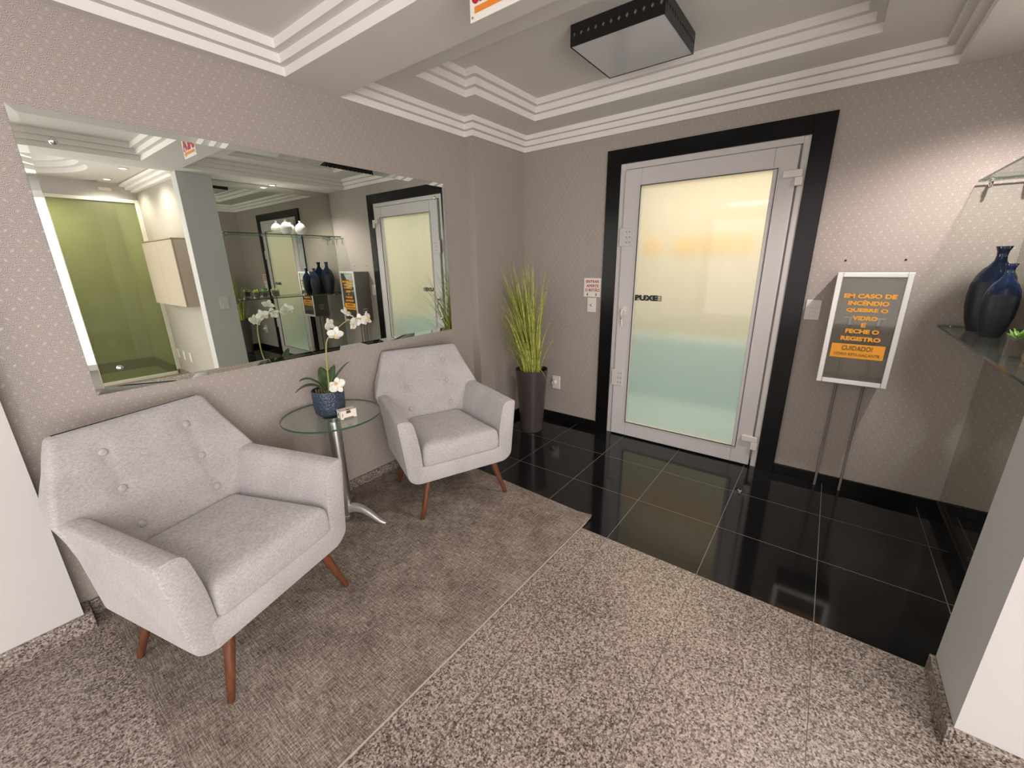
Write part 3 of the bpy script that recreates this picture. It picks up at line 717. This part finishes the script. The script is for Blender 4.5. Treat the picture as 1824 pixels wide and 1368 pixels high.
for a, h_, ln, cu in ((-.3, .55, .20, .30), (-.8, .70, .22, .26), (-.1, .85, .20, .25), (.15, .40, .22, .30), (-1.1, .50, .22, .28), (-.5, .95, .18, .22), (.3, .65, .24, .20), (-1.4, .80, .2, .22), (-.6, .30, .22, .28), (3.6, .60, .15, .12), (4.0, .9, .18, .2), (4.4, .45, .2, .25), (-.9, 1.05, .16, .16), (-.2, 1.0, .14, .14)): blade(bm, a, 0.06, h_, ln, cu, .0075, 16)
for a, h_ in ((2.0, 1.24), (2.6, 1.28), (1.2, 1.15), (4.2, 1.12), (0.2, 1.05), (5.4, 1.02)): blade(bm, a, 0.03, h_, 0.03, 0.05, .009, 12)
for i in range(34):
    a = rnd.uniform(0, 2*pi); blade(bm, a, rnd.uniform(0.03, 0.09), rnd.uniform(0.4, 1.05), rnd.uniform(0.08, 0.24), rnd.uniform(0.08, 0.30), .0036, 14)
obj('foliage', bm, GRASS, t, smooth=60)

# ------------------------------------------------------------------ bevelled wall mirror
y0, y1, z0, z1 = -3.152, -0.963, 1.013, 2.135; bv = 0.026
t = thing('wall_mirror', 'wide rectangular mirror with slanted glass edges above the armchairs', 'mirror', (S, (y0+y1)/2, z0))
yc = (y0+y1)/2; Y0, Y1, Z1 = y0-yc, y1-yc, z1-z0
xe, xc = 0.0075, 0.0105
bm = NB(); quad(bm, (xc, Y0+bv, bv), (xc, Y1-bv, bv), (xc, Y1-bv, Z1-bv), (xc, Y0+bv, Z1-bv)); obj('mirror_glass', bm, MIRR, t)
bm = NB(); e = [(xe, Y0, 0), (xe, Y1, 0), (xe, Y1, Z1), (xe, Y0, Z1)]; c = [(xc, Y0+bv, bv), (xc, Y1-bv, bv), (xc, Y1-bv, Z1-bv), (xc, Y0+bv, Z1-bv)]
for i in range(4):
    j = (i+1) % 4; quad(bm, e[i], e[j], c[j], c[i])
obj('bevel', bm, MIRR, t)
bm = NB(); box(bm, 0.0005, xe-0.0003, Y0, Y1, 0, Z1); obj('backing', bm, GLASSEDGE, t)
for yy in (-3.054, -1.068):
    for zz in (1.118, 2.026):
        bm = NB(); lathe(bm, [(0.0125, 0.010), (0.0125, 0.014), (0.009, 0.0185), (0.0005, 0.020)], 20)
        for v in bm.verts: v.co = Vector((v.co.z, yy-yc+v.co.x, zz-z0+v.co.y))
        obj('fixing_cap', bm, CHROME, t, smooth=60)
# mirror lining the right side of the alcove
bm = NB(); box(bm, W, W+0.006, YB+0.002, -0.003, 0.078, H-0.002); o = obj('alcove_mirror', bm, MIRR2); tag(o, 'full-height mirror behind the glass shelves in the alcove', 'mirror')

# ------------------------------------------------------------------ glass shelves with things
for zz, lab in ((1.918, 'upper clear glass shelf holding the ribbed white vases'), (1.155, 'lower clear glass shelf holding the navy vases and succulents')):
    t = thing('glass_shelf', lab, 'shelf', (3.075, -0.75, zz))
    bm = NB(); box(bm, -0.115, 0.113, YB+0.75+0.006, 0.72, 0, 0.010)
    s_ = obj('shelf_pane', bm, [GLASS, GLASSEDGE], t, bevel=0.0)
    for p in s_.data.polygons:
        if abs(p.normal.z) < 0.9: p.material_index = 1
    for yy, sg in ((0.72, 1), (YB+0.75, -1)):
        for xx in (-0.07, 0.06):
            bm = NB(); y_in = yy - sg*0.05 if sg > 0 else yy + 0.05
            ye = 0.732 if sg > 0 else YB+0.75
            tube(bm, [(xx, ye, -0.012), (xx, (ye+y_in)/2, -0.030), (xx, y_in, -0.026), (xx, y_in, -0.006), (xx, ye, -0.004)], .006, 8)
            lathe(bm, [(0.009, -0.006), (0.009, -0.001)], 14, (xx, y_in)); obj('bracket', bm, CHROME, t, smooth=50)
            bm = NB(); lathe(bm, [(0.008, 0.0102), (0.007, 0.014), (0.0005, 0.016)], 14, (xx, y_in)); obj('clamp_cap', bm, CHROME, t, smooth=50)
NAVY = mat('navy_glaze', (0.010, 0.018, 0.055), 0.12, **{'Coat_Weight': 0.6}); g = NT(NAVY)
def vase_mat(name, hsplit):
    m = mat(name, (0.01, 0.02, 0.06), 0.15); g = NT(m); o_ = g.obj(); z = g.xyz(o_)[2]
    n = g.noise(o_, 16, 2); f = g.m('ADD', z, g.m('MULTIPLY', g.m('SUBTRACT', n, 0.5), 0.02))
    k1 = g.m('GREATER_THAN', f, hsplit); wv = g.m('SINE', g.m('MULTIPLY', z, 900))
    g.l(g.mix(k1, (0.016, 0.020, 0.030), (0.012, 0.028, 0.085)), g.b.inputs['Base Color'])
    g.l(g.m('SUBTRACT', 0.48, g.m('MULTIPLY', k1, 0.38)), g.b.inputs['Roughness'])
    n2 = g.n('ShaderNodeBump'); n2.inputs['Strength'].default_value = 0.25; n2.inputs['Distance'].default_value = 0.001
    g.l(g.m('MULTIPLY', wv, g.m('SUBTRACT', 1.0, k1)), n2.inputs['Height']); g.l(n2.outputs[0], g.b.inputs['Normal'])
    return m
def vase(loc, h_, r, label, grp, m):
    k = h_; bm = NB()
    prof = [(0.0005, 0.0), (.50*r, 0.0), (.58*r, .006*k), (.80*r, .14*k), (.96*r, .30*k), (1.0*r, .44*k), (.97*r, .56*k), (.86*r, .66*k), (.66*r, .735*k), (.42*r, .79*k), (.27*r, .84*k), (.235*r, .89*k), (.26*r, .945*k), (.36*r, .995*k), (.35*r, k), (.26*r, .975*k), (.17*r, .92*k), (0.0005, .90*k)]
    lathe(bm, prof, 40, cap=False)
    o = obj('vase', bm, m, smooth=50); o.location = loc; tag(o, label, 'vase', grp)
ZS = 1.1652; ZT = 1.9282
vase((3.085, -0.235, ZS), 0.425, 0.083, 'taller navy glazed bottle vase on the lower glass shelf', 'navy bottle vases', vase_mat('navy_tall', 0.255))
vase((3.085, -0.425, ZS), 0.345, 0.062, 'shorter navy glazed bottle vase on the lower glass shelf', 'navy bottle vases', vase_mat('navy_short', 0.205))
WV = mat('white_ceramic', (0.66, 0.64, 0.62), 0.35)
def white_vase(loc, h_, r, label):
    bm = NB(); prof = [(0.0005, 0), (0.5*r, 0), (0.56*r, .01*h_)]; n = 44
    for i in range(n+1):
        t_ = i/n; z = h_*(.02+.80*t_); rr = r*(0.56+0.44*sin(pi*min(1, t_*0.98)**0.85)) if t_ < 0.55 else r*max(.22, cos((t_-0.50)*pi*0.83)**0.75)
        rr *= 1+0.02*sin(2*pi*t_*15); prof.append((rr, z))
    prof += [(.20*r, .86*h_), (.19*r, .93*h_), (.25*r, h_), (.20*r, .995*h_), (.15*r, .92*h_), (0.0005, .90*h_)]
    lathe(bm, prof, 40, cap=False); o = obj('ribbed_vase', bm, WV, smooth=35); o.location = loc; tag(o, label, 'vase', 'ribbed white vases')
white_vase((3.06, -0.53, ZT), 0.175, 0.068, 'ribbed white round vase on the upper shelf, nearer the back wall')
white_vase((3.06, -0.715, ZT), 0.180, 0.070, 'ribbed white round vase on the upper shelf, nearer the grey pillar')
SUCC = mat('succulent_green', (0.16, 0.34, 0.04), 0.5); SUCCY = mat('succulent_yellow', (0.42, 0.48, 0.05), 0.5); COCO = mat('red_brown_soil', (0.09, 0.035, 0.015), 0.95)
CUPG = glass_mat('cup_glass', (0.93, 0.94, 0.92), 0.05, 0.02)
for i, (yy, xx, lab, mm) in enumerate(((-1.215, 3.045, 'square glass cup of succulents at the pillar end of the shelf', SUCCY), (-1.105, 3.085, 'square glass cup of succulents, middle of the three', SUCC), (-0.985, 3.045, 'square glass cup of succulents nearest the navy vases', SUCC))):
    t = thing('potted_succulent', lab, 'plant', (xx, yy, ZS), radians(6-5*i), 'succulents in glass cups')
    bm = NB(); a = 0.036; rings = []
    for z, q in ((0, a*.92), (.09, a), (.09, a-.004), (.010, a*.92-.004)): rings.append([(p[0], p[1], z) for p in rpoly([(-q, -q), (q, -q), (q, q), (-q, q)], .006, 3)])
    loft(bm, rings); obj('cup', bm, CUPG, t, smooth=40)
    bm = NB(); box(bm, -.029, .029, -.029, .029, .012, .072); obj('soil', bm, COCO, t, bevel=0.004)
    bm = NB(); rr = random.Random(i+3)
    for k in range(34):
        an = rr.uniform(0, 2*pi); el = rr.uniform(.3, 1.4); ln = rr.uniform(.028, .048); cx, cy = rr.uniform(-.018, .018), rr.uniform(-.018, .018)
        dr = Vector((cos(an)*cos(el), sin(an)*cos(el), sin(el)))
        tube(bm, [Vector((cx, cy, .070)), Vector((cx, cy, .070))+dr*ln*.5, Vector((cx, cy, .070))+dr*ln], [.003, .007, .0012], 6, flat=.5)
    obj('succulent_leaves', bm, mm, t, smooth=60)

# ------------------------------------------------------------------ hydrant / valve cabinet on the back wall
t = thing('valve_cabinet', 'steel cabinet with a glass front and orange fire warning lettering', 'fire cabinet', (2.62, 0, 0.80))
hw, hh, dp = 0.163, 0.658, 0.225; q = 0.0
bm = NB(); th = 0.004
box(bm, -hw, hw, -0.006, -0.001, 0, hh); box(bm, -hw, -hw+th, -dp, -0.006, 0, hh); box(bm, hw-th, hw, -dp, -0.006, 0, hh)
box(bm, -hw+th, hw-th, -dp, -0.006, hh-th, hh); box(bm, -hw+th, hw-th, -dp, -0.006, 0, th)
cb = obj('cabinet_shell', bm, mat('dull_steel', (0.26, 0.245, 0.225), 0.42, 0.75), t)
for sd in (-1, 1):
    bm = NB()
    for k in range(3): box(bm, sd*(hw+.001)-.0012, sd*(hw+.001)+.0012, -.15, -.08, .10+.03*k, .108+.03*k)
    obj('vent_slot', bm, SIGNW, cb)
bm = NB(); fw = 0.022
for a in ((-hw-.006, -hw+fw, 0-.006, hh+.006), (hw-fw, hw+.006, -.006, hh+.006), (-hw+fw, hw-fw, hh-fw, hh+.006), (-hw+fw, hw-fw, -.006, fw+.002)):
    box(bm, a[0], a[1], -dp-.012, -dp, a[2], a[3])
obj('glass_frame', bm, ALU, t, bevel=0.003)
bm = NB(); box(bm, -hw+fw-.004, hw-fw+.004, -dp-.006, -dp-.003, fw-.004, hh-fw+.004); obj('glass_pane', bm, CABGL, t)
yy = -dp-.0078
for s_, zz, ww in (('EM CASO DE', .530, .236), ('INCÊNDIO', .492, .185), ('QUEBRE O', .447, .190), ('VIDRO', .402, .115), ('E', .362, .022), ('FECHE O', .324, .155), ('REGISTRO', .279, .185)):
    lettering('lettering', s_, ww, .033 if 'Ê' in s_ else .026, YELL, t, face_back(0, yy, zz), 0.05)
bm = NB(); box(bm, -.128, .122, yy+.0005, yy+.0015, .160, .245); wl = obj('warning_label', bm, YELL, t); wl['label'] = 'orange warning strip'
lettering('lettering', 'CUIDADO!', .145, .028, BROWNTXT, wl, face_back(-.005, yy-.0008, .222), 0.02)
lettering('lettering', 'VIDRO ESTILHAÇANTE', .215, .020, BROWNTXT, wl, face_back(-.003, yy-.0008, .182), 0.0)
for i, (px_, top_) in enumerate(((2.563, 1.17), (2.700, 1.17))):
    side = ('left', 'right')[i]
    t = thing('gas_pipe', 'thin painted steel pipe rising from the floor, %s of the pair below the cabinet' % side, 'pipe', (px_, -0.055, 0), 0, 'pipes under the fire cabinet')
    bm = NB(); tube(bm, [(0, 0, 0), (0, 0, .789)], .0075, 12); obj('lower_pipe', bm, mat('pipe_paint', (0.22, 0.19, 0.17), 0.45), t, smooth=50)
    bm = NB(); tube(bm, [(0, 0, .8045), (0, 0, top_)], .0075, 12); obj('upper_pipe', bm, MATS['pipe_paint'], t, smooth=50)
    bm = NB(); tube(bm, [(0, 0, top_-.03), (0, 0, top_+.012)], .014, 12); box(bm, -.030, .030, -.007, .007, top_+.012, top_+.018); obj('valve_handle', bm, STEEL, t, smooth=40)

# ------------------------------------------------------------------ wall plates and little signs
def plate(name, label, cat, x, z, w_, h_, parts, y=0.0):
    t = thing(name, label, cat, (x, y, z))
    rp = rpoly([(-w_/2, -h_/2), (w_/2, -h_/2), (w_/2, h_/2), (-w_/2, h_/2)], .006, 3); bm = NB()
    loft(bm, [[(p[0], -.0005, p[1]) for p in rp], [(p[0], -.006, p[1]) for p in rp], [(p[0]*.93, -.009, p[1]*.95) for p in rp]])
    obj('plate', bm, PLAST, t, smooth=30)
    for nm, (a, b, c, d_), yy in parts:
        bm = NB(); box(bm, a, b, -yy, -.008, c, d_); obj(nm, bm, PLAST, t, bevel=.002)
    return t
plate('light_switch', 'white double light switch between the door trim and fire cabinet', 'switch', 2.359, 1.215, .086, .132, (('rocker', (-.018, .018, .012, .038), .013), ('rocker', (-.018, .018, -.038, -.012), .013)))
t = plate('door_button', 'white door release button plate under the red lettered notice', 'button', 0.740, 1.170, .086, .128, (('button_surround', (-.024, .024, -.042, .042), .0105),))
bm = NB(); lathe(bm, [(.010, .010), (.010, .014), (.006, .017), (.0005, .0175)], 18)
for v in bm.verts: v.co = Vector((v.co.x, -v.co.z, v.co.y))
obj('push_button', bm, STEEL, t, smooth=40)
t = thing('door_notice', 'white notice with red lettering beside the black door trim', 'sign', (0.741, 0, 1.323))
bm = NB(); box(bm, -.084, .080, -.003, -.0005, -.081, .081); obj('board', bm, SIGNW, t)
for s_, zz, ww in (('ENTRAR', .052, .125), ('APERTE', .014, .118), ('O BOTÃO', -.023, .140)):
    lettering('lettering', s_, ww, .032 if 'Ã' in s_ else .024, RED, t, face_back(0, -.0042, zz+(.004 if 'Ã' in s_ else 0)), 0.02)
for xx in (-.047, .037):
    bm = NB(); box(bm, xx-.004, xx+.004, -.0045, -.0032, -.062, -.048)
    f = bm.faces.new([bm.verts.new(p) for p in ((xx-.009, -.0045, -.062), (xx, -.0045, -.075), (xx+.009, -.0045, -.062))]); obj('arrow', bm, RED, t)
t = plate('wall_outlet', 'white wall outlet with a plugged adapter beside the grass pot', 'outlet', 0.385, 0.385, .086, .135, ())
bm = NB(); tube(bm, [(-.01, -.008, .005), (-.012, -.045, .0)], .021, 14)
obj('plug', bm, PLAST, t, smooth=40)
bm = NB(); box(bm, PX-.009, PX-.0005, -1.642, -1.556, 1.078, 1.210); box(bm, PX-.013, PX-.008, -1.617, -1.581, 1.154, 1.182); box(bm, PX-.013, PX-.008, -1.617, -1.581, 1.106, 1.134)
o = obj('light_switch', bm, PLAST, bevel=.002); tag(o, 'white double light switch on the grey side of the pillar', 'switch')
for xx in (2.478, 2.757):
    bm = NB(); lathe(bm, [(.006, 0), (.006, .003), (.0005, .004)], 10)
    for v in bm.verts: v.co = Vector((xx+v.co.x, -v.co.z, 1.53+v.co.y))
    o = obj('wall_screw', bm, DARK); tag(o, 'dark screw head on the wallpaper above the fire cabinet, %s one' % ('left' if xx < 2.6 else 'right'), 'screw', 'screws above the fire cabinet')
t = thing('door_stop', 'small steel door stop on the black tiles near the door', 'door stop', (2.155, -0.47, 0))
bm = NB(); lathe(bm, [(.016, 0), (.016, .010), (.012, .014), (.0005, .015)], 18); obj('base', bm, STEEL, t, smooth=40)
bm = NB(); lathe(bm, [(.008, .015), (.008, .022), (.0005, .024)], 14); obj('rubber_cap', bm, DARK, t, smooth=40)

# exit sign hanging in front of the beam
t = thing('exit_sign', 'white exit sign with red letters hanging on the ceiling beam', 'sign', (1.415, -2.1205, 2.343))
bm = NB(); box(bm, -.130, .130, -.004, .0, 0, .194); obj('board', bm, SIGNW, t, bevel=.001)
lettering('lettering', 'SAÍDA', .232, .125, RED, t, face_back(-.002, -.0052, .110), 0.035)
bm = NB(); box(bm, -.108, .075, -.0055, -.0042, .022, .040)
f = bm.faces.new([bm.verts.new(p) for p in ((.075, -.0055, .006), (.115, -.0055, .031), (.075, -.0055, .056))]); obj('arrow', bm, ORANGE, t)
for xx in (-.118, .118):
    bm = NB(); lathe(bm, [(.004, 0), (.004, .002), (.0005, .003)], 10)
    for v in bm.verts: v.co = Vector((xx+v.co.x, -.004-v.co.z, .012+v.co.y))
    obj('screw', bm, STEEL, t)

# ------------------------------------------------------------------ ceiling lamp over the alcove
t = thing('ceiling_lamp', 'square ceiling lamp with a black diamond-cut rim and white diffuser', 'lamp', (1.37, -0.905, 2.635))
hs = 0.2475; BLKM = mat('black_lamp_metal', (0.010, 0.009, 0.009), 0.35)
DIFF = mat('lamp_diffuser', (0.60, 0.60, 0.63), 0.18)
def side_panel(bm):
    """panel along local x at y=-hs with a row of diamond cut-outs, 0..0.1 high"""
    n = 12; wseg = 2*hs/n; a, b = 0.0085, 0.0125; zc = 0.052; ht = 0.0995
    for yy in (-hs, -hs+0.004):
        for i in range(n):
            xl = -hs+i*wseg; xr = xl+wseg; xm = (xl+xr)/2
            D = [(xm, zc-b), (xm+a, zc), (xm, zc+b), (xm-a, zc)]; Cn = [(xm, 0), (xr, 0), (xr, zc), (xr, ht), (xm, ht), (xl, ht), (xl, zc), (xl, 0)]
            def F(*p): quad(bm, *[(q_[0], yy, q_[1]) for q_ in p])
            F(Cn[0], Cn[1], Cn[2], D[1], D[0]); F(Cn[2], Cn[3], Cn[4], D[2], D[1]); F(Cn[4], Cn[5], Cn[6], D[3], D[2]); F(Cn[6], Cn[7], Cn[0], D[0], D[3])
    quad(bm, (-hs, -hs, 0), (hs, -hs, 0), (hs, -hs+.004, 0), (-hs, -hs+.004, 0))
for k in range(4):
    bm = NB(); side_panel(bm)
    for v in bm.verts: v.co = Matrix.Rotation(k*pi/2, 3, 'Z') @ v.co
    bmesh.ops.remove_doubles(bm, verts=bm.verts, dist=1e-5); obj('rim_panel', bm, BLKM, t)
bm = NB(); box(bm, -hs+.006, hs-.006, -hs+.006, hs-.006, .002, .008); obj('diffuser', bm, DIFF, t)
bm = NB(); box(bm, -hs+.012, hs-.012, -hs+.012, hs-.012, .012, .0985); obj('inner_box', bm, SIGNW, t)

# downlights
EMW = bpy.data.materials.new('lit_bulb'); EMW.use_nodes = True; MATS['lit_bulb'] = EMW
b_ = EMW.node_tree.nodes['Principled BSDF']; b_.inputs['Emission Color'].default_value = (1, .9, .8, 1); b_.inputs['Emission Strength'].default_value = 14
for (x, y, z, lab) in ((3.07, -0.80, 2.5, 'lit recessed downlight in the soffit above the glass shelves'), (3.81, -2.02, 2.6, 'lit recessed downlight in the reception ceiling, nearer the grey pillar'), (4.70, -2.0, 2.6, 'lit recessed downlight in the reception ceiling, nearer the green glass')):
    t = thing('downlight', lab, 'ceiling light', (x, y, z), 0, 'recessed downlights')
    bm = NB(); lathe(bm, [(.048, -.0005), (.048, -.006), (.032, -.009), (.030, -.0005)], 28, cap=False); obj('ring', bm, PLAST, t, smooth=40)
    bm = NB(); lathe(bm, [(.0005, -.006), (.028, -.005), (.0285, -.001)], 24, cap=False); obj('bulb', bm, EMW, t, smooth=40)

# ------------------------------------------------------------------ reception things (seen in the mirror)
CREAM = painted('cream_laminate', (0.46, 0.385, 0.30), 0.45, 0.02)
t = thing('wall_cabinet', 'cream overhead cabinet on the reception wall, seen in the mirror', 'cabinet', (3.95, -1.69, 1.10))
bm = NB(); box(bm, -.60, .60, -.155, -.002, 0, .755); obj('cabinet_body', bm, CREAM, t, bevel=.002)
for k in range(2):
    bm = NB(); box(bm, -.598+k*.60, -.003+k*.60, -.172, -.157, .003, .752); obj('cabinet_door', bm, CREAM, t, bevel=.002)
bm = NB(); box(bm, -.602, .602, -.176, -.0, .757, .768); obj('cabinet_top', bm, mat('tan_edge', (.34, .27, .16), .5), t)
for xx, lab in ((4.33, 'white outlet low on the reception wall, nearest the grey pillar'), (4.60, 'white outlet low on the reception wall, middle of three'), (4.86, 'white outlet low on the reception wall, nearest the green glass')):
    bm = NB(); box(bm, xx-.045, xx+.045, -1.698, -1.6905, .28, .41); o = obj('wall_outlet', bm, PLAST, bevel=.002); tag(o, lab, 'outlet', 'reception wall outlets')
t = thing('glass_partition', 'green tinted glass partition in a white frame, seen in the mirror', 'partition', (5.0, -2.12, 0))
FRW = mat('partition_white', (0.74, 0.72, 0.62), 0.4)
for nm, (a, b, c, d_) in (('post', (-.51, -.425, 0, 2.41)), ('post', (.385, .43, .10, 2.41)), ('top_rail', (-.425, .385, 2.37, 2.41)), ('bottom_rail', (-.425, .385, 0.035, .075))):
    bm = NB(); box(bm, -.05, .0, a, b, c, d_); obj(nm, bm, FRW, t, bevel=.003)
bm = NB(); box(bm, -.03, -.022, -.425, .385, .075, 2.37); obj('glass_pane', bm, GREENGL, t)
bm = NB(); box(bm, -.06, .0, -.425, .43, 0, .035); obj('threshold', bm, mat('pale_stone', (0.42, 0.38, 0.28), .3), t)
bm = NB(); box(bm, 6.09, 6.0995, -2.235, -2.145, .38, .51); o = obj('wall_outlet', bm, PLAST, bevel=.002); tag(o, 'pale wall outlet behind the green glass partition', 'outlet')
bm = NB(); box(bm, 4.97, 4.9995, -2.05, -1.93, 2.50, 2.54); o = obj('emergency_light', bm, PLAST, bevel=.004); tag(o, 'small white fitting on the wall above the green glass partition', 'light fitting')
